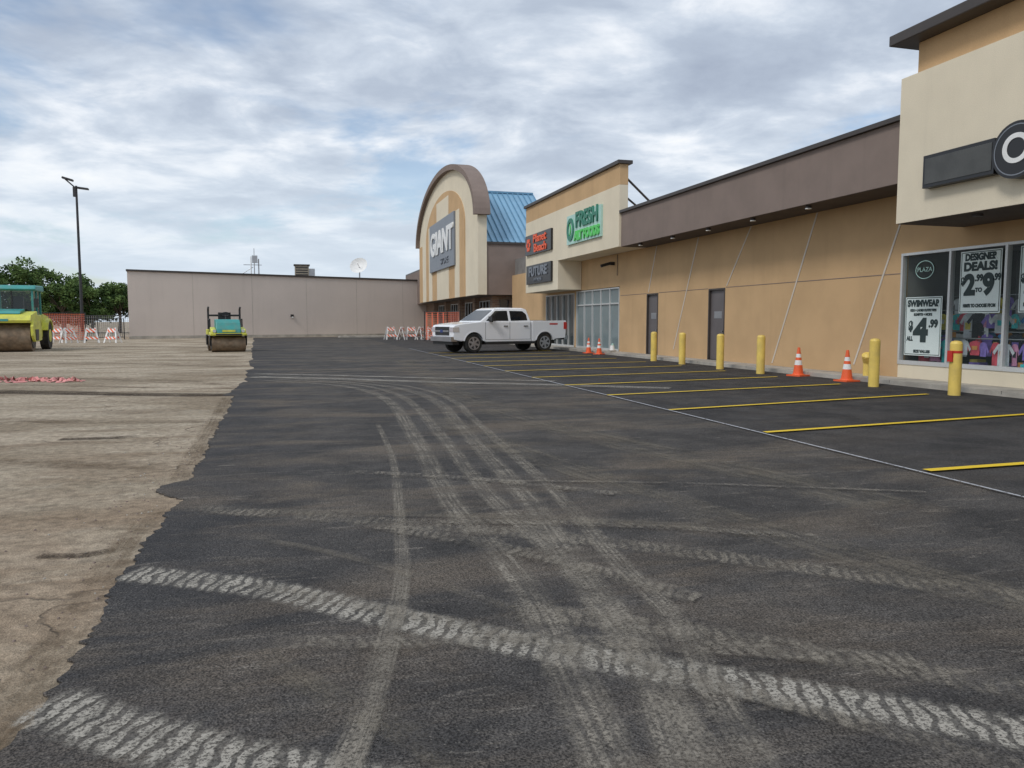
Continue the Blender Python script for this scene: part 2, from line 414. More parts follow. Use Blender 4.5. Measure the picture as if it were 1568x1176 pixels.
# ---------------------------------------------------------------- strip mall
E=empty('strip_mall_building')
w=MB()
for y0,y1,z0 in [(15.75,23.8,.12),(24.9,28.9,.12),(29.96,32.8,.12),(23.8,24.9,2.66),(28.9,29.96,2.66),(32.8,38.4,3.1),(38.4,38.7,.12),(38.7,43.5,3.0),(43.5,50.9,.12)]:
    w.box(14.4,14.6,y0,y1,z0,4.6,TAN)
w.box(14.6,40,15.75,50.9,0,5.7,ROOFG)
w.box(14.4,14.6,-4,15.75,.12,.45,CREAM); w.box(14.4,14.6,-4,15.75,3.15,4.6,TAN)
w.build('walls',E)
w=MB()
w.box(18,40,-4,15.75,0,5.7,INTER); w.box(14.6,18,-4,15.75,.0,.13,CONC); w.box(14.6,18,-4,15.75,3.3,5.7,INTER)
w.build('shop_interior',E)
w=MB()
w.box(13.2,14.4,14.0,30.0,4.6,5.98,BROWN); w.build('fascia',E,.01)
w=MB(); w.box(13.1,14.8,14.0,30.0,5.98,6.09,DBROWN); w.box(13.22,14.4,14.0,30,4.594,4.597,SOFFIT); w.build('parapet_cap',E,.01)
w=MB()
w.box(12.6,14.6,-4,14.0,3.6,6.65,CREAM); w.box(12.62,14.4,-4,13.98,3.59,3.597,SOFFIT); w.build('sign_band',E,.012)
w=MB(); w.box(12.92,16,-4,13.9,6.65,7.4,TAN); w.build('tower_band',E,.01)
w=MB(); w.box(12.5,16.4,-4,14.3,7.4,7.62,DBROWN); w.build('tower_cap',E,.02)
w=MB()
w.box(13.1,13.5,30.0,43.4,4.6,7.15,CREAM); w.box(13.5,14.4,30.0,43.4,4.6,5.7,CREAM)
w.box(13.1,14.39,37.7,43.4,3.13,4.6,CREAM); w.box(13.115,13.5,30.0,43.4,7.15,8.0,TAN)
w.build('store_front_parapet',E,.012)
w=MB(); w.box(13.0,13.65,29.9,43.5,8.0,8.14,DBROWN)
for y in (30.25,33.5,37,40.5):
    w.cyl((13.5,y,7.5),(15.6,y,5.7),.05,.05,DBROWN,8); w.cyl((13.5,y,6.7),(14.9,y,5.7),.045,.045,DBROWN,8)
w.build('parapet_cap_and_braces',E)
for y0,y1 in ((23.8,24.9),(28.9,29.96)):
    d=MB()
    d.box(14.47,14.52,y0+.06,y1-.06,.13,2.6,DOOR)
    d.box(14.385,14.5,y0,y0+.06,.121,2.66,DBROWN); d.box(14.385,14.5,y1-.06,y1,.121,2.66,DBROWN); d.box(14.385,14.5,y0+.06,y1-.06,2.6,2.66,DBROWN)
    d.cyl((14.40,y0+.18,1.15),(14.47,y0+.18,1.15),.035,.035,STEEL,10); d.box(14.463,14.47,y0+.3,y1-.3,1.6,1.85,STEEL)
    d.build('service_door',E)
def front(y0,y1,z0,z1,n,gl,parent,X=14.4,rail=None):
    f=MB(); fw=.06
    f.box(X-.02,X+.1,y0,y1,z0,z0+fw*1.6,FRAME); f.box(X-.02,X+.1,y0,y1,z1-fw,z1,FRAME)
    for i in range(n+1):
        y=y0+(y1-y0-fw)*i/n; f.box(X-.024,X+.104,y,y+fw,z0+.003,z1-.003,FRAME)
    if rail: f.box(X-.015,X+.09,y0,y1,rail,rail+fw,FRAME)
    f.build('window_frames',parent)
    q=MB(); q.poly([(X+.05,y0,z0),(X+.05,y1,z0),(X+.05,y1,z1),(X+.05,y0,z1)],gl); q.build('window_glass',parent)
front(32.8,38.4,.12,3.07,5,LGLASS,E,rail=2.3)
front(38.7,43.5,.12,3.0,5,DGLASS,E)
front(-3.05,15.75,.45,3.15,13,GLASS,E)
w=MB()
def strip(ya,za,yb,zb,wd=.028,x=14.385):
    w.add([(x,ya-wd,za),(x,ya+wd,za),(x,yb+wd,zb),(x,yb-wd,zb),(x+.012,ya-wd,za),(x+.012,ya+wd,za),(x+.012,yb+wd,zb),(x+.012,yb-wd,zb)],[(0,1,2,3),(0,4,5,1),(3,2,6,7),(0,3,7,4),(1,5,6,2)],CANE)
strip(15.8,4.0,17.3,.35); strip(19.0,4.58,20.96,.2); strip(22.3,4.58,23.7,2.72); strip(25.7,4.58,27.5,.4); strip(29.1,4.58,29.8,2.72)
for ya,yb in ((15.76,23.75),(24.95,28.85),(30.0,32.7)): w.box(14.392,14.398,ya,yb,2.66,2.68,BROWN)
w.build('wall_joints',E)
LAMP=mat('lamp_lens',(.9,.9,.85),.3,0)
w=MB()
for y in (18.0,20.6,23.2,25.7,28.4):
    w.cyl((13.35,y,4.594),(13.35,y,4.52),.07,.09,DBROWN,12); w.cyl((13.35,y,4.52),(13.35,y,4.5),.085,.085,LAMP,12)
for y in (9.5,12.2): w.cyl((12.9,y,3.59),(12.9,y,3.54),.1,.1,DBROWN,12)
w.build('soffit_lamps',E)
w=MB(); w.box(14.2,14.4,33.4,33.55,4.1,4.25,BLACK); w.cyl((13.75,33.5,4.05),(14.25,33.5,4.2),.07,.07,BLACK,10); w.cyl((14.35,33.0,3.6),(14.35,33.0,4.55),.015,.015,BLACK,6); w.build('security_camera',E)

def poster(name,y,z,wd,ht,rows):
    e=empty(name); b=MB(); b.box(14.402,14.41,y-wd/2,y+wd/2,z-ht/2,z+ht/2,PAPER)
    for sg in (-1,1): b.box(14.40,14.402,y+sg*(wd/2-.03)-.008,y+sg*(wd/2-.03)+.008,z-ht/2+.03,z+ht/2-.03,INK); b.box(14.40,14.402,y-wd/2+.03,y+wd/2-.03,z+sg*(ht/2-.03)-.008,z+sg*(ht/2-.03)+.008,INK)
    b.build('sheet',e)
    for i,(t,dz,sz,dy,sx) in enumerate(rows): text('lettering_%d'%i,t,sz,wallM(14.397,y+dy,z+dz),INK,e,.002,sx=sx,bold=.012*sz/.2)
D=[('DESIGNER',.54,.2,0,.88),('DEALS!',.33,.25,0,1.1),('$',.02,.22,.44,.8),('2',-.08,.6,.26,.9),('.99',.08,.19,.02,.85),('9',-.08,.6,-.22,.9),('.99',.08,.19,-.43,.8),('TO',-.18,.12,.02,1),('1000\'S TO CHOOSE FROM',-.52,.1,0,.72)]
poster('window_poster',13.48,2.36,1.05,1.36,D); poster('window_poster',12.0,2.36,1.05,1.36,D)
poster('window_poster',15.02,1.38,1.1,1.4,[('SWIMWEAR',.54,.21,0,.85),('KIDS + LADIES OUTFITTERS',.38,.08,0,.8),('SLIMFITS + MORE',.28,.08,0,.9),('$',.0,.3,.36,.8),('4',-.12,.72,.05,1.1),('.99',.06,.24,-.32,.9),('ALL',-.3,.14,.38,.8),('SIZE VALUES',-.6,.09,0,1)])
e=empty('window_decal'); q=MB()
for k in range(24):
    a0,a1=2*math.pi*k/24,2*math.pi*(k+1)/24
    q.poly([(14.42,15.05+.26*math.cos(a0),2.72+.2*math.sin(a0)),(14.42,15.05+.26*math.cos(a1),2.72+.2*math.sin(a1)),(14.42,15.05+.28*math.cos(a1),2.72+.218*math.sin(a1)),(14.42,15.05+.28*math.cos(a0),2.72+.218*math.sin(a0))],PALEG)
q.build('ring',e); text('lettering_0','PLAZA',.15,wallM(14.42,15.05,2.72),PALEG,e,.001)
cols=[mat('cloth_%d'%i,c,.9,.2,6) for i,c in enumerate([(.75,.10,.14),(.12,.36,.75),(.8,.8,.8),(.85,.35,.55),(.08,.6,.62),(.8,.66,.15),(.05,.05,.07),(.3,.2,.6),(.85,.38,.12),(.04,.04,.05),(.75,.75,.78)])]
# garments hung on racks, fronts turned to the window
for rx,tops in ((14.8,(1.05,)),(15.2,(1.2,1.7)),(15.9,(1.3,2.05))):
    q=MB()
    for top in tops:
        y=4.0+random.random()*.3; q.cyl((rx,4,top+.06),(rx,15.6,top+.06),.015,.015,STEEL,8)
        while y<15.4:
            mt=random.choice(cols); sw=random.uniform(.13,.2); h=random.uniform(.3,.6); dx=random.uniform(-.06,.06); X=rx+dx; t=top+random.uniform(-.04,.02)
            yaw=random.uniform(-.5,.5); cs,sn_=math.cos(yaw),math.sin(yaw)
            P=[(-.05,0),(.05,0),(sw*.75,-.03),(sw*1.35,-.2),(sw*1.1,-.26),(sw*.7,-.13),(sw*.72,-h),(-sw*.72,-h),(-sw*.7,-.13),(-sw*1.1,-.26),(-sw*1.35,-.2),(-sw*.75,-.03)]
            q.poly([(X+a_*sn_,y+a_*cs,t+b_) for a_,b_ in P],mt)
            if random.random()<.5:
                m2=random.choice(cols); q.poly([(X-.01+a_*sn_,y+a_*cs,t-h*b_) for a_,b_ in ((-sw*.45,.35),(sw*.45,.35),(sw*.4,.62),(-sw*.4,.62))],m2)
            y+=random.uniform(.12,.34)
    q.build('clothes_rack')
q=MB()
for k in range(40):
    y=random.uniform(5,15.4); x=random.uniform(14.72,15.1); hh=random.uniform(.05,.16); q.box(x,x+.25,y,y+random.uniform(.15,.35),.45,.5+hh,random.choice(cols))
q.box(14.7,15.5,5,15.6,.13,.45,INTER); q.build('display_shelf')

# signs
e=empty('outlet_store_sign'); q=MB()
q.box(12.42,12.6,11.45,13.12,4.2,4.85,SIGNBLK); q.box(12.41,12.42,11.5,13.06,4.27,4.78,OLIVE); q.box(12.42,12.6,5.5,10.4,4.2,4.85,SIGNBLK)
q.build('sign_cabinet',e,.01)
q=MB(); q.cyl((12.36,10.95,4.53),(12.6,10.95,4.53),.5,.5,SIGNBLK,40)
for k in range(40):
    a0,a1=2*math.pi*k/40,2*math.pi*(k+1)/40
    q.poly([(12.355,10.95+r*math.cos(a),4.53+r*math.sin(a)) for r,a in ((.43,a0),(.43,a1),(.45,a1),(.45,a0))],GREYSIGN)
q.build('round_emblem',e); text('lettering_0','O',.72,wallM(12.352,10.95,4.53),WHITE,e,.004,bold=.01); text('lettering_1','OUTLET',.5,wallM(12.41,8,4.53),WHITE,e,.004,sx=1.5)
e=empty('health_food_store_sign'); q=MB()
q.box(13.0,13.1,31.75,36.1,5.22,6.6,PALEG)
for k in range(28):
    a0,a1=2*math.pi*k/28,2*math.pi*(k+1)/28
    q.add([(x,35.55+r*math.cos(a),5.92+r*math.sin(a)*1.15) for x in (12.95,13.0) for r,a in ((.3,a0),(.3,a1),(.47,a1),(.47,a0))],[(0,1,2,3),(0,1,5,4),(2,3,7,6)],DGREEN)
q.build('board',e)
text('lettering_0','FRESH',.98,wallM(12.97,33.4,6.24),DGREEN,e,.03,sx=1.05,bold=.03)
text('lettering_1','ALT FOODS',.58,wallM(12.97,33.4,5.52),GREEN,e,.03,sx=1.0,bold=.03)
text('lettering_2',')',.6,wallM(12.97,35.55,5.95),GREEN,e,.02)
e=empty('tanning_salon_sign'); q=MB(); q.box(12.98,13.1,38.5,43.1,5.25,6.35,SIGNBLK)
for k in range(6):
    a=k*math.pi/3; q.cyl((12.95,42.45+.26*math.cos(a),5.8+.26*math.sin(a)),(12.98,42.45+.26*math.cos(a),5.8+.26*math.sin(a)),.13,.13,SORG,10)
q.build('board',e)
text('lettering_0','Planet',.62,wallM(12.96,40.4,6.06),SORG,e,.02,sx=1.5,bold=.012); text('lettering_1','Beach',.62,wallM(12.96,40.3,5.53),SORG,e,.02,sx=1.5,bold=.012)
e=empty('gym_sign'); q=MB(); q.box(12.98,13.1,38.5,42.9,3.6,4.65,SIGNBLK); q.build('board',e,.01)
text('lettering_0','FUTURE',.7,wallM(12.96,40.7,4.25),GREYSIGN,e,.02,sx=1.3,bold=.02); text('lettering_1','FITNESS',.26,wallM(12.96,40.7,3.8),GREYSIGN,e,.02,sx=1.5)

# ---------------------------------------------------------------- arched store
E=empty('arched_front_store_building')
yc,A,B,zb=63.2,12.4,4.7,8.6
def arcp(a,b,n=40,y=yc,z=zb): return [(y+a*math.cos(math.pi*i/n),z+b*math.sin(math.pi*i/n)) for i in range(n+1)]
w=MB()
w.prism([(yc+A,3.3)]+arcp(A,B)+[(yc-A,3.3)],'x',12.0,12.6,CREAM); w.build('arched_facade',E)
w=MB()
a2,b2=8.4,3.3
w.prism([(yc+a2,3.3)]+arcp(a2,b2,30)+[(yc-a2,3.3)],'x',11.94,12.0,TAN)
w.box(11.9,11.94,yc-2.6,yc+2.6,3.3,11.4,CREAM); w.box(11.9,11.94,yc+5.0,yc+6.7,3.3,9.8,CREAM); w.box(11.9,11.94,yc-6.7,yc-5.0,3.3,9.8,CREAM)
w.box(11.96,12.0,yc+A-1.6,yc+A,3.3,8.6,TAN)
w.build('facade_panels',E)
w=MB(); o=arcp(A+.42,B+.42); i_=arcp(A,B)
n=len(o); 
for k in range(n-1):
    P=[o[k],o[k+1],i_[k+1],i_[k]]
    vs=[(11.65,p[0],p[1]) for p in P]+[(12.75,p[0],p[1]) for p in P]
    fs=[(0,1,2,3),(7,6,5,4),(0,4,5,1),(3,2,6,7)]
    if k==0: fs.append((0,3,7,4))
    if k==n-2: fs.append((1,5,6,2))
    w.add(vs,fs,BROWN)
w.build('arch_cornice',E)
w=MB()
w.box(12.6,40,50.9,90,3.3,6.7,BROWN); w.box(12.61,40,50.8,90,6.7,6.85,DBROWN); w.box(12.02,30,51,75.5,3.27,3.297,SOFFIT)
w.box(13.6,40,51.6,90,0,3.3,BRICK)
w.build('walls',E)
for y0,y1 in ((53,57),(58,62),(64,68),(70,74)):
    front(y0,y1,.5,3.0,4,DGLASS,E,X=13.55)
w=MB()
w.box(13.7,14.3,51.5,51.6,.5,3.0,DGLASS)
for y in (52,57.5,63,69,75): w.box(13.2,13.6,y-.35,y+.35,.1,3.3,BRICK)
w.build('piers',E)
w=MB()
w.add([(12.62,51.3,6.86),(18,51.3,6.86),(18,58,11.3),(12.62,58,11.3),(12.62,66,6.86),(18,66,6.86)],[(0,1,2,3),(3,2,5,4),(0,3,4),(1,5,2)],BLUE)
for k in range(14):
    x=12.66+k*.41
    w.add([(x,51.25,6.87),(x+.05,51.25,6.87),(x+.05,58,11.32),(x,58,11.32),(x,51.2,6.94),(x+.05,51.2,6.94),(x+.05,57.97,11.4),(x,57.97,11.4)],[(4,5,6,7),(0,1,5,4),(0,4,7,3),(1,2,6,5)],BLUED)
w.box(12.6,18.05,57.85,58.15,11.28,11.42,BLUED); w.build('blue_metal_roof',E)
e=empty('store_sign'); q=MB(); q.box(11.75,11.9,57.8,68.5,5.75,9.8,GREYSIGN); q.build('board',e,.02)
text('lettering_0','GIANT',2.6,wallM(11.72,62.8,7.9),WHITE,e,.05,sx=1.25,bold=.08); text('lettering_1','STORE',.7,wallM(11.72,61.5,6.35),GREYSIGN,e,.03,sx=1.6)

# ---------------------------------------------------------------- rear flat building
E=empty('flat_roof_building')
Mf=Matrix.Translation((-13.4,71.5,0))@Matrix.Rotation(R(20.5),4,'Z')
w=MB(); w.M=Mf
w.prism([(0,0),(31,0),(31,20),(5,20)],'z',0,5.7,BEIGE); w.prism([(-.1,-.1),(31.1,-.1),(31.1,20.1),(4.9,20.1)],'z',5.7,5.86,DBROWN); w.box(-.02,31,-.03,0,0,.25,CONC)
for x in (5.2,10.4,15.6,20.8,26): w.box(x,x+.02,-.008,0,.25,5.7,CONC)
w.box(14,14.25,-.15,0,1.9,2.15,BLACK); w.box(14.05,14.2,-.2,-.15,1.8,1.95,WHITE)
w.build('walls',E)
q=MB(); e=empty('rooftop_antenna')
q.cyl((-3.6,80,5.7),(-3.6,80,8.6),.05,.03,STEEL,8); q.cyl((-3.2,80.1,5.7),(-3.2,80.1,7.6),.06,.06,STEEL,8); q.cyl((-3.9,79.9,5.7),(-3.9,79.9,7.8),.05,.05,WHITE,8)
q.cyl((-4.6,80,7.0),(-2.9,80,7.0),.03,.03,STEEL,6); q.cyl((-5.2,80,5.8),(-3.7,80,6.8),.03,.03,STEEL,6); q.box(-3.8,-3.3,79.8,80.2,7.2,7.9,STEEL); q.build('mast',e)
q=MB(); e=empty('rooftop_air_unit'); q.box(.2,1.6,82.2,83.6,5.7,7.2,mat('hvac_tan',(.3,.26,.2),.7)); q.box(.1,1.7,82.1,83.7,7.2,7.3,DBROWN); q.box(1.6,2.2,82.5,83.2,5.7,6.9,STEEL)
for k in range(5): q.box(.3,1.5,82.18,82.2,5.95+k*.24,6.05+k*.24,BLACK)
q.build('housing',e)
q=MB(); e=empty('satellite_dish')
n=20
Md=Matrix.Translation((6.8,83.3,7.2))@Matrix.Rotation(R(-25),4,'Z')@Matrix.Rotation(R(60),4,'X')
vs=[];fs=[]
for j in range(6):
    r=.95*j/5
    for i in range(n): vs.append((r*math.cos(2*math.pi*i/n),r*math.sin(2*math.pi*i/n),.38*(r*r)))
for j in range(5):
    for i in range(n): fs.append((j*n+i,j*n+(i+1)%n,(j+1)*n+(i+1)%n,(j+1)*n+i))
q.add(vs,fs,WHITE,True,Md); q.cyl((6.8,83.3,5.7),(6.8,83.3,7.2),.07,.07,STEEL,8); q.cyl(Md@Vector((0,0,0)),Md@Vector((0,0,.8)),.03,.03,STEEL,6); q.build('reflector',e)

# ---------------------------------------------------------------- bollards & cones
for x,y in ((12.8,12.46),(12.7,14.6),(12.74,19.1),(12.76,21.3),(12.95,24.1),(13.0,26.4)):
    q=MB(); h=1.1; r=.115
    q.cyl((0,0,0),(0,0,h-.06),r,r,YEL,24,False); q.cyl((0,0,h-.06),(0,0,h-.015),r,r*.8,YEL,24,False); q.cyl((0,0,h-.015),(0,0,h),r*.8,r*.3,YEL,24)
    if y<13: q.box(-.15,-.118,-.05,.07,h-.42,h-.2,RED); q.cyl((0,0,h-.25),(0,0,h-.2),r+.006,r+.006,RED,24,False)
    o=q.build('bollard'); o.location=(x,y,.012)
def cone(x,y,z,s=1.0,rz=.2):
    q=MB(); q.box(-.2,.2,-.2,.2,0,.035,ORANGE)
    for z0,z1,mt in ((.035,.28,ORANGE),(.28,.40,WHITE),(.40,.47,ORANGE),(.47,.56,WHITE),(.56,.72,ORANGE)):
        f=lambda h:.135-.105*h/.72
        q.cyl((0,0,z0),(0,0,z1),f(z0),f(z1),mt,24,z1>.7)
    q.cyl((0,0,.035),(0,0,.06),.155,.137,ORANGE,24)
    o=q.build('traffic_cone'); o.location=(x,y,z); o.rotation_euler=(0,0,rz); o.scale=(s,s,s)
cone(13.22,18.05,.012,1.08,.3); cone(13.2,16.1,.012,1.08,.1); cone(13.25,33.7,.012); cone(13.25,32.4,.012,1,.5)
q=MB(); q.cyl((0,0,0),(0,0,.38),.09,.09,YEL,16); q.cyl((0,0,.38),(-.1,-.1,.52),.11,.12,YEL,16); q.cyl((-.1,-.1,.52),(-.12,-.12,.58),.12,.05,YEL,16); q.cyl((.02,0,.2),(.28,.1,.2),.06,.06,YEL,12)
o=q.build('standpipe'); o.location=(14.0,16.35,.12)
q=MB(); q.box(-.15,.15,-.15,.15,0,.08,CONC); q.cyl((0,0,.08),(0,0,.3),.12,.08,WHITE,10); q.cyl((0,0,.3),(.05,0,.36),.08,.04,PALEG,10); o=q.build('waste_bag'); o.location=(13.8,32.2,.12)

# ---------------------------------------------------------------- pickup truck
def pickup():
    E=empty('pickup_truck',(12.95,37.85,.012),R(180+17),1.1)
    def arch(cx,r=.47,n=12,z0=.52,zc=.42):
        a0=math.asin((z0-zc)/r); return [(cx-r*math.cos(a0+(math.pi-2*a0)*i/n),zc+r*math.sin(a0+(math.pi-2*a0)*i/n)) for i in range(n+1)]
    ra,fa=1.2,4.89
    b=MB(); W=.98
    front_=[(1.93,.46)]+[(4.3,.46)]+arch(fa)+[(5.5,.5),(5.84,.56),(5.9,.75),(5.9,1.08),(5.84,1.18),(5.6,1.235),(4.9,1.31),(4.5,1.345),(1.93,1.345)]
    b.prism(front_,'y',-W,W,CARW); b.build('body',E,.035)
    bed=[(.06,.6)]+[(.6,.56)]+arch(ra)+[(1.75,.46),(1.91,.46),(1.91,1.37),(.02,1.39),(0,1.27)]
    b=MB(); b.prism(bed,'y',W-.11,W,CARW); b.prism(bed,'y',-W,-W+.11,CARW); b.build('bed_sides',E,.02)
    b=MB(); b.box(.01,.09,-W+.11,W-.11,.62,1.37,CARW); b.box(.09,1.91,-W+.11,W-.11,.62,.86,BLACK); b.box(1.86,1.91,-W+.11,W-.11,.86,1.35,CARW)
    b.box(.05,1.9,W-.1,W-.02,1.392,1.405,BLACK); b.box(.05,1.9,-W+.02,-W+.1,1.392,1.405,BLACK)
    b.build('bed_floor_and_tailgate',E,.01)
    zb_,zt=1.335,1.87
    def hw(z): return .955-.17*(z-zb_)/(zt-zb_)
    c=MB()
    c.hexa([(1.96,-.955,zb_),(4.58,-.955,zb_),(4.58,.955,zb_),(1.96,.955,zb_)],[(2.1,-.785,zt),(3.78,-.785,zt),(3.78,.785,zt),(2.1,.785,zt)],CARW)
    c.hexa([(2.1,-.785,zt),(3.78,-.785,zt),(3.78,.785,zt),(2.1,.785,zt)],[(2.3,-.66,1.945),(3.55,-.66,1.945),(3.55,.66,1.945),(2.3,.66,1.945)],CARW)
    c.build('cab',E,.03)
    gl=MB()
    for sg in (-1,1):
        for P in ([(4.28,1.375),(3.75,1.80),(3.14,1.815),(3.14,1.375)],[(3.02,1.375),(3.02,1.815),(2.33,1.80),(2.16,1.66),(2.14,1.40)]):
            gl.poly([(x,sg*(hw(z_)+.007),z_) for x,z_ in P],CARGL)
    def ws(t,y,o=.008): return (4.58-.8*t+o,y,zb_+(zt-zb_)*t+o)
    gl.poly([ws(.08,-.86),ws(.08,.86),ws(.93,.72),ws(.93,-.72)],CARGL)
    gl.poly([(1.96+.14*t-.008,y,zb_+(zt-zb_)*t) for t,y in ((.15,-.75),(.15,.75),(.85,.68),(.85,-.68))],CARGL)
    gl.build('windows',E)
    d=MB()
    for sg in (-1,1):
        Y0,Y1=(W,W+.004) if sg>0 else (-W-.004,-W)
        for x in (1.995,3.08,4.32): d.box(x,x+.012,Y0,Y1,.56,1.32,BLACK)
        d.box(1.995,4.32,Y0,Y1,.56,.57,BLACK)
        for x in (2.15,3.2): d.box(x,x+.2,min(sg*W,sg*(W+.035)),max(sg*W,sg*(W+.035)),1.13,1.165,BLACK)
        d.box(1.8,4.3,min(sg*.86,sg*1.03),max(sg*.86,sg*1.03),.36,.42,BLACK)
        d.box(1.7,4.35,min(sg*.9,sg*.975),max(sg*.9,sg*.975),.40,.47,BLACK)
        d.box(3.98,4.16,min(sg*.95,sg*1.24),max(sg*.95,sg*1.24),1.36,1.56,BLACK)
        d.box(4.02,4.10,min(sg*.9,sg*1.1),max(sg*.9,sg*1.1),1.32,1.38,BLACK)
        d.box(-.012,.16,min(sg*.86,sg*.99),max(sg*.86,sg*.99),1.0,1.32,RED)
        d.box(5.62,5.915,min(sg*.64,sg*.99),max(sg*.64,sg*.99),.90,1.10,LENS)
        d.box(5.7,5.93,min(sg*.7,sg*.92),max(sg*.7,sg*.92),.6,.68,BLACK)
        for cx in (ra,fa):
            P=[];n=14
            for i in range(n+1):
                a=.2+(math.pi-.4)*i/n; P.append((cx-math.cos(a)*.475,.42+math.sin(a)*.475))
            for i in range(n,-1,-1):
                a=.2+(math.pi-.4)*i/n; P.append((cx-math.cos(a)*.515,.42+math.sin(a)*.515))
            d.prism(P,'y',min(sg*.97,sg*.99),max(sg*.97,sg*.99),CARW)
        d.box(.5,.95,Y0,Y1,1.20,1.27,RED); 
    d.box(5.88,5.93,-.62,.62,.76,1.12,BLACK); d.box(5.93,5.945,-.62,.62,.90,.97,STEEL); d.box(5.946,5.95,-.12,.12,.87,1.0,mat('badge_blue',(.02,.05,.2),.3,0))
    d.box(5.7,5.99,-.96,.96,.5,.70,STEEL); d.box(5.6,5.9,-.9,.9,.36,.5,BLACK); d.box(-.14,.08,-.92,.92,.52,.70,STEEL)
    d.box(.3,5.6,-.45,.45,.34,.5,BLACK); d.box(.8,1.6,-.85,.85,.5,.6,BLACK)
    d.cyl((3.0,-.35,1.94),(2.95,-.35,2.0),.03,.01,BLACK,8)
    d.build('trim',E)
    for cx in (ra,fa):
        for sg in (-1,1):
            q=MB(); yo=sg*.965; yi=sg*.70
            q.cyl((cx,yi,.41),(cx,yo-sg*.03,.41),.405,.405,RUBBER,36); q.cyl((cx,yo-sg*.03,.41),(cx,yo,.41),.405,.37,RUBBER,36,False)
            q.cyl((cx,yo-sg*.02,.41),(cx,yo-sg*.012,.41),.372,.372,RUBBER,36)
            q.cyl((cx,yo-sg*.014,.41),(cx,yo-sg*.008,.41),.275,.275,BLACK,32); 
            q.cyl((cx,yo-sg*.012,.41),(cx,yo+sg*.004,.41),.085,.07,ALLOY,16)
            for k in range(6):
                M=Matrix.Translation((cx,yo,.41))@Matrix.Rotation(k*math.pi/3+.2,4,'Y')
                q.box(-.045,.045,min(0,-sg*.01),max(0,-sg*.01),.06,.255,ALLOY,M)
            n=32
            for k in range(n):
                a0,a1=2*math.pi*k/n,2*math.pi*(k+1)/n
                q.poly([(cx+r*math.cos(a),yo+sg*.002,.41+r*math.sin(a)) for r,a in ((.235,a0),(.235,a1),(.28,a1),(.28,a0))],ALLOY)
            q.build('wheel',E)
pickup()

# ---------------------------------------------------------------- rollers (local +x = forward)
def small_roller():
    E=empty('tandem_roller',(-3.3,41.3,0),R(-80),1.0)
    q=MB()
    for cx in (.95,-1.05):
        q.cyl((cx,-.78,.38),(cx,.78,.38),.38,.38,DRUM,36)
        for sg in (-1,1): q.cyl((cx,sg*.78,.38),(cx,sg*.80,.38),.3,.3,BLACK,24); 
    q.build('drums',E)
    q=MB()
    for cx in (.95,-1.05):
        for sg in (-1,1):
            y0,y1=sorted((sg*.80,sg*.87)); q.prism([(cx-.12,.3),(cx+.12,.3),(cx+.3,.82),(cx-.3,.82)],'y',y0,y1,BLACK)
    q.prism([(.4,.80),(1.42,.80),(1.44,.92),(.4,.98)],'y',-.84,.84,LIME)
    q.prism([(-1.5,.82),(-.6,.82),(-.6,1.1),(-1.35,1.1),(-1.5,1.0)],'y',-.84,.84,LIME)
    q.box(-.6,.4,-.6,.6,.45,.85,BLACK)
    q.prism([(.2,.981),(1.40,.925),(1.36,1.12),(1.2,1.42),(.95,1.58),(.2,1.60)],'y',-.56,.56,TEAL)
    for sg in (-1,1):
        y0,y1=sorted((sg*.57,sg*.80)); q.prism([(.5,.981),(1.36,.93),(1.3,1.1),(.6,1.22)],'y',y0,y1,LIME)
    q.build('frame',E,.03)
    q=MB()
    q.box(1.435,1.45,-.6,.6,.82,.90,BLACK); q.box(1.40,1.415,-.3,.3,.98,1.08,LIME)
    for sg in (-1,1): q.cyl((1.31,sg*.66,1.03),(1.4,sg*.66,1.03),.08,.08,LENS,12)
    q.box(-.55,-.1,-.3,.3,1.0,1.35,BLACK); q.box(-.65,-.52,-.3,.3,1.35,1.95,BLACK)
    q.box(-.6,.1,-.75,.75,.86,1.0,BLACK)
    q.cyl((.1,0,1.5),(-.08,0,1.8),.03,.03,BLACK,8)
    for k in range(16):
        a0,a1=2*math.pi*k/16,2*math.pi*(k+1)/16
        M=Matrix.Translation((-.08,0,1.85))@Matrix.Rotation(R(-25),4,'Y')
        q.cyl(M@Vector((.22*math.cos(a0),.22*math.sin(a0),0)),M@Vector((.22*math.cos(a1),.22*math.sin(a1),0)),.025,.025,BLACK,6,False)
    for sg in (-1,1):
        q.cyl((-.75,sg*.76,1.1),(-.75,sg*.76,2.1),.05,.05,BLACK,10); q.cyl((-.75,sg*.76,2.1),(-.55,sg*.76,2.2),.05,.05,BLACK,10)
        q.cyl((.1,sg*.76,1.0),(.1,sg*.76,1.6),.035,.035,BLACK,8); q.cyl((.1,sg*.76,1.6),(-.75,sg*.76,1.6),.035,.035,BLACK,8)
        q.box(-.5,-.2,min(sg*.34,sg*.5),max(sg*.34,sg*.5),1.35,1.5,BLACK)
    q.cyl((-.75,-.76,1.8),(-.75,.76,1.8),.05,.05,BLACK,10)
    q.build('operator_station',E)
small_roller()
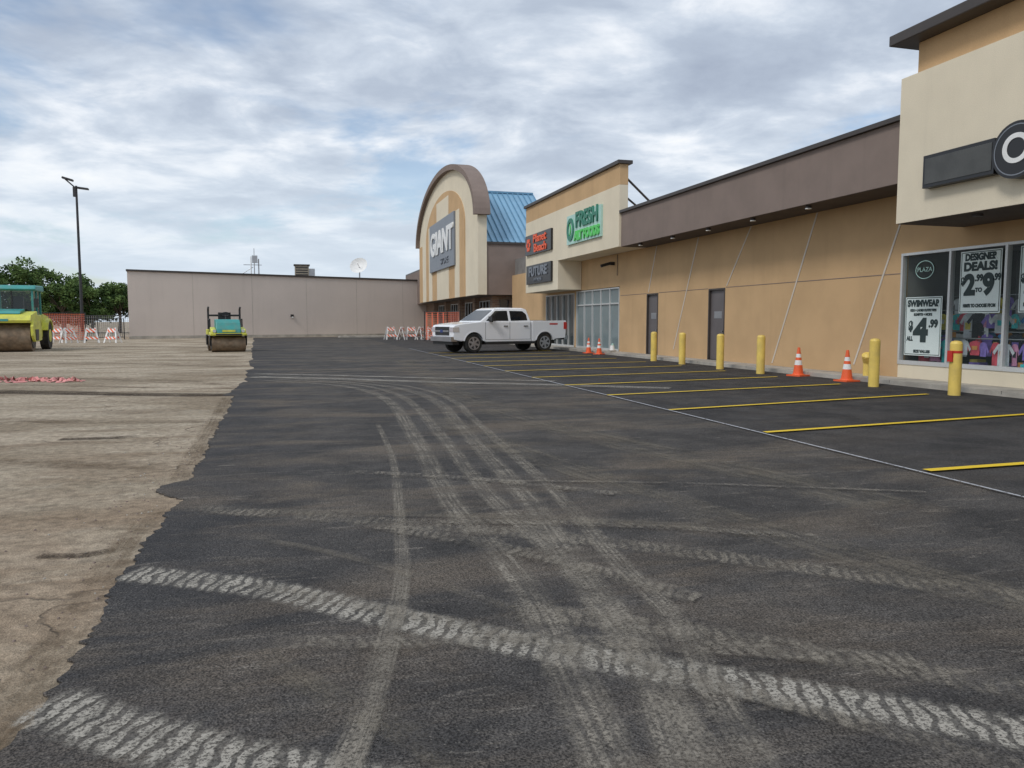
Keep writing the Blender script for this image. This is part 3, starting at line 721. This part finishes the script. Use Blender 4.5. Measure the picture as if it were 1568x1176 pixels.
def big_roller():
    E=empty('soil_compactor_roller',(-13.75,45.2,0),R(-84),1.0)
    q=MB(); q.cyl((1.9,-1.05,.72),(1.9,1.05,.72),.72,.72,DRUM,48)
    for sg in (-1,1): q.cyl((1.9,sg*1.05,.72),(1.9,sg*1.08,.72),.55,.55,BLACK,32)
    q.build('drum',E)
    q=MB()
    for sg in (-1,1):
        y0,y1=sorted((sg*1.1,sg*1.22)); q.prism([(.6,.55),(1.5,.5),(2.3,.5),(2.7,.8),(2.75,1.25),(2.5,1.5),(.9,1.5),(.6,1.1)],'y',y0,y1,LIME)
        y0,y1=sorted((sg*1.225,sg*1.25)); q.prism([(1.6,.55),(2.2,.55),(2.3,1.1),(1.5,1.1)],'y',y0,y1,BLACK)
    q.prism([(1.0,1.5),(2.72,1.42),(2.78,1.55),(2.6,1.8),(1.0,2.0)],'y',-1.12,1.12,LIME)
    q.prism([(1.1,2.0),(2.3,1.87),(2.1,2.0),(1.1,2.12)],'y',-.6,.6,TEAL)
    q.box(2.79,2.81,-.7,.2,1.5,1.62,TEAL)
    q.prism([(-.1,.7),(.9,.7),(.9,1.35),(-.1,1.45)],'y',-.6,.6,BLACK)
    q.prism([(-.2,.7),(-.2,1.5),(-1.2,1.55),(-1.3,1.9),(-3.0,1.75),(-3.25,1.4),(-3.2,.8),(-2.6,.65)],'y',-.95,.95,LIME)
    q.build('frame_and_hood',E,.05)
    q=MB()
    q.prism([(-1.2,1.2),(.75,1.2),(.95,1.5),(.9,1.85),(-1.2,1.85)],'y',-.95,.95,LIME)
    q.prism([(-1.3,3.05),(.85,3.05),(1.0,3.12),(.8,3.32),(-1.2,3.36)],'y',-1.08,1.08,TEAL)
    q.build('cab_base_and_roof',E,.06)
    q=MB()
    for x,y in ((-1.15,-.9),(-1.15,.9),(.8,-.9),(.8,.9),(-.2,-.9),(-.2,.9)): q.box(x-.04,x+.04,y-.045,y+.045,1.85,3.05,TEAL)
    q.box(.78,.84,-.03,.03,1.85,3.05,BLACK); q.box(-.6,-.1,-.28,.28,1.85,2.2,BLACK); q.box(-.65,-.5,-.26,.26,2.2,2.8,BLACK); q.cyl((.5,0,1.85),(.3,0,2.3),.05,.05,BLACK,8)
    q.box(.95,1.05,1.0,1.2,2.2,2.65,BLACK); q.box(.95,1.05,-1.2,-1.0,2.2,2.65,BLACK)
    q.build('cab_posts_and_seat',E)
    q=MB()
    gl=glassmat('cab_glass',.55)
    q.poly([(.8,-.86,1.86),(.8,.86,1.86),(.8,.86,3.04),(.8,-.86,3.04)],gl)
    for y in (-.9,.9): q.poly([(-1.1,y,1.86),(.76,y,1.86),(.76,y,3.04),(-1.1,y,3.04)],gl)
    q.build('cab_glass',E)
    q=MB()
    for sg in (-1,1):
        q.cyl((-1.9,sg*.78,.72),(-1.9,sg*1.18,.72),.72,.72,RUBBER,32); q.cyl((-1.9,sg*1.18,.72),(-1.9,sg*1.2,.72),.35,.32,LIME,24)
        y0,y1=sorted((sg*.78,sg*1.22)); 
        P=[(-1.9+.8*math.cos(a),.74+.8*math.sin(a)) for a in [R(20+i*14) for i in range(11)]]+[(-1.9+.9*math.cos(a),.74+.9*math.sin(a)) for a in [R(160-i*14) for i in range(11)]]
        q.prism(P,'y',y0,y1,LIME)
    q.build('rear_wheels',E)
big_roller()

# ---------------------------------------------------------------- lamp, barricades, fences
E=empty('street_lamp',(-15.3,64.6,0),0)
q=MB(); q.cyl((0,0,0),(0,0,.7),.28,.28,CONC,16); q.cyl((0,0,.7),(0,0,11.5),.11,.075,DSTEEL,12)
q.cyl((-.7,0,11.95),(.0,0,11.3),.05,.05,DSTEEL,8); q.cyl((0,0,11.35),(.45,0,11.3),.05,.05,DSTEEL,8)
q.box(-.36,.36,-.2,.2,-.05,.09,DSTEEL,Matrix.Translation((-.55,0,11.95))@Matrix.Rotation(R(16),4,'Y')); q.box(-.36,.36,-.2,.2,-.05,.07,DSTEEL,Matrix.Translation((.45,0,11.32))@Matrix.Rotation(R(6),4,'Y'))
q.box(-.22,-.02,-.1,.1,10.7,11.4,DSTEEL); q.build('pole_and_heads',E)
def stripe():
    m,nt,b=newmat('barricade_stripes')
    tc=N(nt,'ShaderNodeTexCoord').outputs['Object']; s=N(nt,'ShaderNodeSeparateXYZ',{0:tc})
    f=mth(nt,'LESS_THAN',mth(nt,'FRACT',mth(nt,'MULTIPLY',mth(nt,'ADD',s.outputs[0],s.outputs[2]),3.6)),.5)
    nt.links.new(mixc(nt,f,c4((.8,.8,.78)),c4((.8,.13,.03))),b.inputs['Base Color']); b.inputs['Roughness'].default_value=.5
    return m
STR=stripe()
def barricade(x,y,rz,wd=.9):
    q=MB()
    for sy in (-1,1):
        for sx in (-1,1):
            q.hexa([(sx*wd/2-.05,sy*.32-.02,0),(sx*wd/2+.05,sy*.32-.02,0),(sx*wd/2+.05,sy*.32+.02,0),(sx*wd/2-.05,sy*.32+.02,0)],
                   [(sx*wd/2*.55-.05,sy*.03-.02,1.05),(sx*wd/2*.55+.05,sy*.03-.02,1.05),(sx*wd/2*.55+.05,sy*.03+.02,1.05),(sx*wd/2*.55-.05,sy*.03+.02,1.05)],WHITE)
        for z0,z1,k in ((.72,.98,.62),(.25,.42,.9)):
            f=lambda z_: sy*(.34-.29*z_/1.05)
            q.hexa([(-wd/2*k,f(z0)+sy*.02-.012,z0),(wd/2*k,f(z0)+sy*.02-.012,z0),(wd/2*k,f(z0)+sy*.02+.012,z0),(-wd/2*k,f(z0)+sy*.02+.012,z0)],
                   [(-wd/2*k,f(z1)+sy*.02-.012,z1),(wd/2*k,f(z1)+sy*.02-.012,z1),(wd/2*k,f(z1)+sy*.02+.012,z1),(-wd/2*k,f(z1)+sy*.02+.012,z1)],STR)
    o=q.build('barricade'); o.location=(x,y,.01); o.rotation_euler=(0,0,rz)
for x,y,r in ((-15.9,60.4,-.2),(-14.9,59.2,.9),(-13.6,59.6,.3),(-12.2,59.4,-.4),(7.6,63.4,.2),(8.4,62.4,1.2),(9.2,62.9,.1),(9.9,62.0,.9),(10.6,61.5,.3),(11.0,60.0,1.3)): barricade(x,y,r)
def fence(name,P,h,panel,post=DSTEEL,z0=.1,step=2.4):
    q=MB()
    for (xa,ya),(xb,yb) in zip(P[:-1],P[1:]):
        L=math.hypot(xb-xa,yb-ya); n=max(1,int(L/step))
        for i in range(n+1):
            x=xa+(xb-xa)*i/n;y=ya+(yb-ya)*i/n; q.cyl((x,y,0),(x,y,h+.05),.04,.04,post,8)
        q.cyl((xa,ya,h),(xb,yb,h),.025,.025,post,6)
        if panel: q.poly([(xa,ya,z0),(xb,yb,z0),(xb,yb,h),(xa,ya,h)],panel)
        else:
            m_=int(L/.16)
            for i in range(m_): 
                x=xa+(xb-xa)*i/m_;y=ya+(yb-ya)*i/m_; q.box(x-.012,x+.012,y-.012,y+.012,.15,h,post)
            q.cyl((xa,ya,.2),(xb,yb,.2),.025,.025,post,6)
    return q.build(name)
fence('orange_mesh_fence',[(-24,60),(-20,62),(-15,64.2)],2.1,OMESH)
fence('orange_mesh_fence',[(9.6,58.5),(11.2,57.5),(11.4,54)],2.2,OMESH)
fence('metal_railing_fence',[(-16.5,68.5),(-13.6,70.5)],1.7,None)
fence('chain_link_fence',[(-60,80),(-30,78),(-14,75)],2.0,CHAIN)
def crumple():
    vs=[];fs=[];nx,ny=60,14
    for i in range(nx):
        for j in range(ny):
            x=-9+3.9*i/(nx-1); y=22.4-.25*(x+9)+(j/(ny-1)-.5)*(.75+.35*math.sin(i*.4))+random.gauss(0,.03)
            e_=min(j,ny-1-j,i,nx-1-i)/4
            zc=.01+min(1,e_)*abs(.06*math.sin(i*.7+j*.9)+.05*math.sin(j*1.7-i*.35)+random.gauss(0,.03))
            vs.append((x,y,zc))
    for i in range(nx-1):
        for j in range(ny-1):
            if random.random()<.55: fs.append((i*ny+j,(i+1)*ny+j,(i+1)*ny+j+1,i*ny+j+1))
    me=bpy.data.meshes.new('m'); me.from_pydata(vs,[],fs); me.materials.append(PINK)
    o=bpy.data.objects.new('fallen_safety_netting',me); scene.collection.objects.link(o)
crumple()
st=MB(); 
for k in range(420):
    x=-1.04-abs(random.gauss(0,.35)); y=random.uniform(2.2,18)
    r=random.uniform(.003,.009); M=Matrix.Translation((x,y,r*.5))@Matrix.Rotation(random.random()*6,4,'Z')
    b_=[(-r,-r,-r*.6),(r,-r*.8,-r*.6),(r*.9,r,-r*.6),(-r*.8,r*.7,-r*.6)]; t_=[(-r*.6,-r*.5,r*.5),(r*.5,-r*.6,r*.6),(r*.5,r*.5,r*.4),(-r*.5,r*.5,r*.6)]
    st.hexa(b_,t_,random.choice([CONC,BROWN,BROWN]),M)
st.build('gravel')

# ---------------------------------------------------------------- trees
def leafmat(name,a_,b_):
    m,nt,b=newmat(name); p=N(nt,'ShaderNodeNewGeometry').outputs['Position']
    c=mixc(nt,mrange(nt,noise(nt,p,.9,3),.35,.65),c4(a_),c4(b_))
    nt.links.new(c,b.inputs['Base Color']); b.inputs['Roughness'].default_value=.7; b.inputs['Specular IOR Level'].default_value=.2
    return m
LEAF=leafmat('leaves',(.035,.07,.02),(.12,.185,.05))
def leaves(vs,fs,c,rad,n,ls):
    for _ in range(n):
        d=Vector((random.gauss(0,1),random.gauss(0,1),random.gauss(0,1))).normalized()*random.random()**.35
        p=Vector(c)+Vector((d.x*rad[0],d.y*rad[1],d.z*rad[2]))
        u=Vector((random.gauss(0,1),random.gauss(0,1),random.gauss(0,1))).normalized(); v=u.orthogonal().normalized()
        s_=ls*random.uniform(.6,1.3); o=len(vs)
        vs+= [p-u*s_,p-v*s_*.6,p+u*s_,p+v*s_*.6]; fs.append((o,o+1,o+2,o+3))
def tree(x,y,h,r,n=30):
    E=empty('deciduous_tree',(x,y,0)); q=MB(); q.cyl((0,0,0),(0.1,0,h*.45),.22,.13,BARK,10)
    vs=[];fs=[]
    for k in range(n):
        a=random.random()*6.28; rr=r*random.random()**.5; zc=h*random.uniform(.32,.92)
        rr*=1.0-.6*abs(zc/h-.6)
        c=(rr*math.cos(a),rr*math.sin(a),zc)
        if k<10: q.cyl((.05,0,h*.35),c,.08,.02,BARK,6)
        s_=r*random.uniform(.2,.38); leaves(vs,fs,c,(s_,s_,s_*.75),160,.17)
    q.build('trunk',E)
    me=bpy.data.meshes.new('crown'); me.from_pydata([tuple(v) for v in vs],[],fs); me.materials.append(LEAF)
    o=bpy.data.objects.new('crown',me); scene.collection.objects.link(o); o.parent=E
for x,y,h,r in ((-34.5,107,9.2,3.7),(-31.2,109,8.6,3.2),(-27.4,106.5,7.4,3.2),(-38,106,8.8,3.6),(-24.2,107,6.6,2.8),(-21.3,108,6.3,2.6)): tree(x,y,h,r)
vs=[];fs=[]
for k in range(170):
    x=-62+52*k/170+random.uniform(-.5,.5)
    hh=5.6+.8*math.sin(k*.21)+.5*random.random()
    leaves(vs,fs,(x,112+random.uniform(-2,2),hh*random.uniform(.35,.8)),(1.2,1.2,hh*.22),150,.22)
me=bpy.data.meshes.new('hedge'); me.from_pydata([tuple(v) for v in vs],[],fs); me.materials.append(LEAF)
o=bpy.data.objects.new('distant_trees',me); scene.collection.objects.link(o)

# ---------------------------------------------------------------- sky, sun, camera
wd=bpy.data.worlds.new('World'); scene.world=wd; wd.use_nodes=True
nt=wd.node_tree; nt.nodes.clear()
sunel=R(46)
sd=Vector((-.80,-.55,0)).normalized()
sky=nt.nodes.new('ShaderNodeTexSky'); sky.sky_type='NISHITA'; sky.sun_disc=False; sky.sun_elevation=sunel
sky.sun_rotation=math.atan2(sd.x,sd.y)
bg1=N(nt,'ShaderNodeBackground',{'Color':sky.outputs[0],'Strength':.14})
tc=N(nt,'ShaderNodeTexCoord').outputs['Generated']; s=N(nt,'ShaderNodeSeparateXYZ',{0:tc})
zc=mth(nt,'ADD',mth(nt,'MAXIMUM',s.outputs[2],0.0),.17)
cv=N(nt,'ShaderNodeCombineXYZ',{0:mth(nt,'DIVIDE',s.outputs[0],zc),1:mth(nt,'DIVIDE',s.outputs[1],zc),2:0.0}).outputs[0]
n1=noise(nt,cv,2.4,7,.57,.25,(1,1.15,1),(0,0,.5))
n2=noise(nt,cv,.8,3,.5,.2,(1,1.3,1),(0,0,.3))
f=mth(nt,'ADD',mth(nt,'MULTIPLY',n1,.58),mth(nt,'MULTIPLY',n2,.42))
rp=nt.nodes.new('ShaderNodeValToRGB'); nt.links.new(f,rp.inputs[0])
el=rp.color_ramp.elements
el[0].position=.34; el[0].color=(.37,.43,.54,1); el[1].position=.64; el[1].color=(1.02,1.02,1.02,1)
for p_,c_ in ((.45,(.47,.54,.65,1)),(.515,(.61,.68,.78,1)),(.575,(.84,.88,.94,1))):
    e_=el.new(p_); e_.color=c_
hz=mrange(nt,s.outputs[2],.0,.28,.88,0)
cc=mixc(nt,hz,rp.outputs[0],c4((.68,.77,.86)))
bg2=N(nt,'ShaderNodeBackground',{'Color':cc,'Strength':1.05})
n3=noise(nt,cv,1.0,6,.6,.3,(1,1,1),(0,0,1.1))
cov=mth(nt,'SUBTRACT',1.0,mth(nt,'MULTIPLY',mrange(nt,n3,.52,.66),.75))
mx=N(nt,'ShaderNodeMixShader',{0:cov,1:bg1.outputs[0],2:bg2.outputs[0]})
out=nt.nodes.new('ShaderNodeOutputWorld'); nt.links.new(mx.outputs[0],out.inputs[0])
L=bpy.data.lights.new('sun','SUN'); L.energy=1.5; L.angle=R(14); L.color=(1,.97,.93)
lo=bpy.data.objects.new('sun',L); scene.collection.objects.link(lo)
dv=Vector((sd.x*math.cos(sunel),sd.y*math.cos(sunel),math.sin(sunel)))
lo.rotation_euler=dv.to_track_quat('Z','Y').to_euler(); lo.location=(0,0,30)
cam=bpy.data.cameras.new('camera'); co=bpy.data.objects.new('camera',cam); scene.collection.objects.link(co)
cam.lens=27.05; cam.sensor_width=36; cam.clip_end=3000; cam.clip_start=.05
co.location=(0,0,1.5); co.rotation_euler=(R(90-4.66),0,R(-15.78)); scene.camera=co
scene.view_settings.view_transform='Standard'; scene.view_settings.look='None'; scene.view_settings.exposure=0
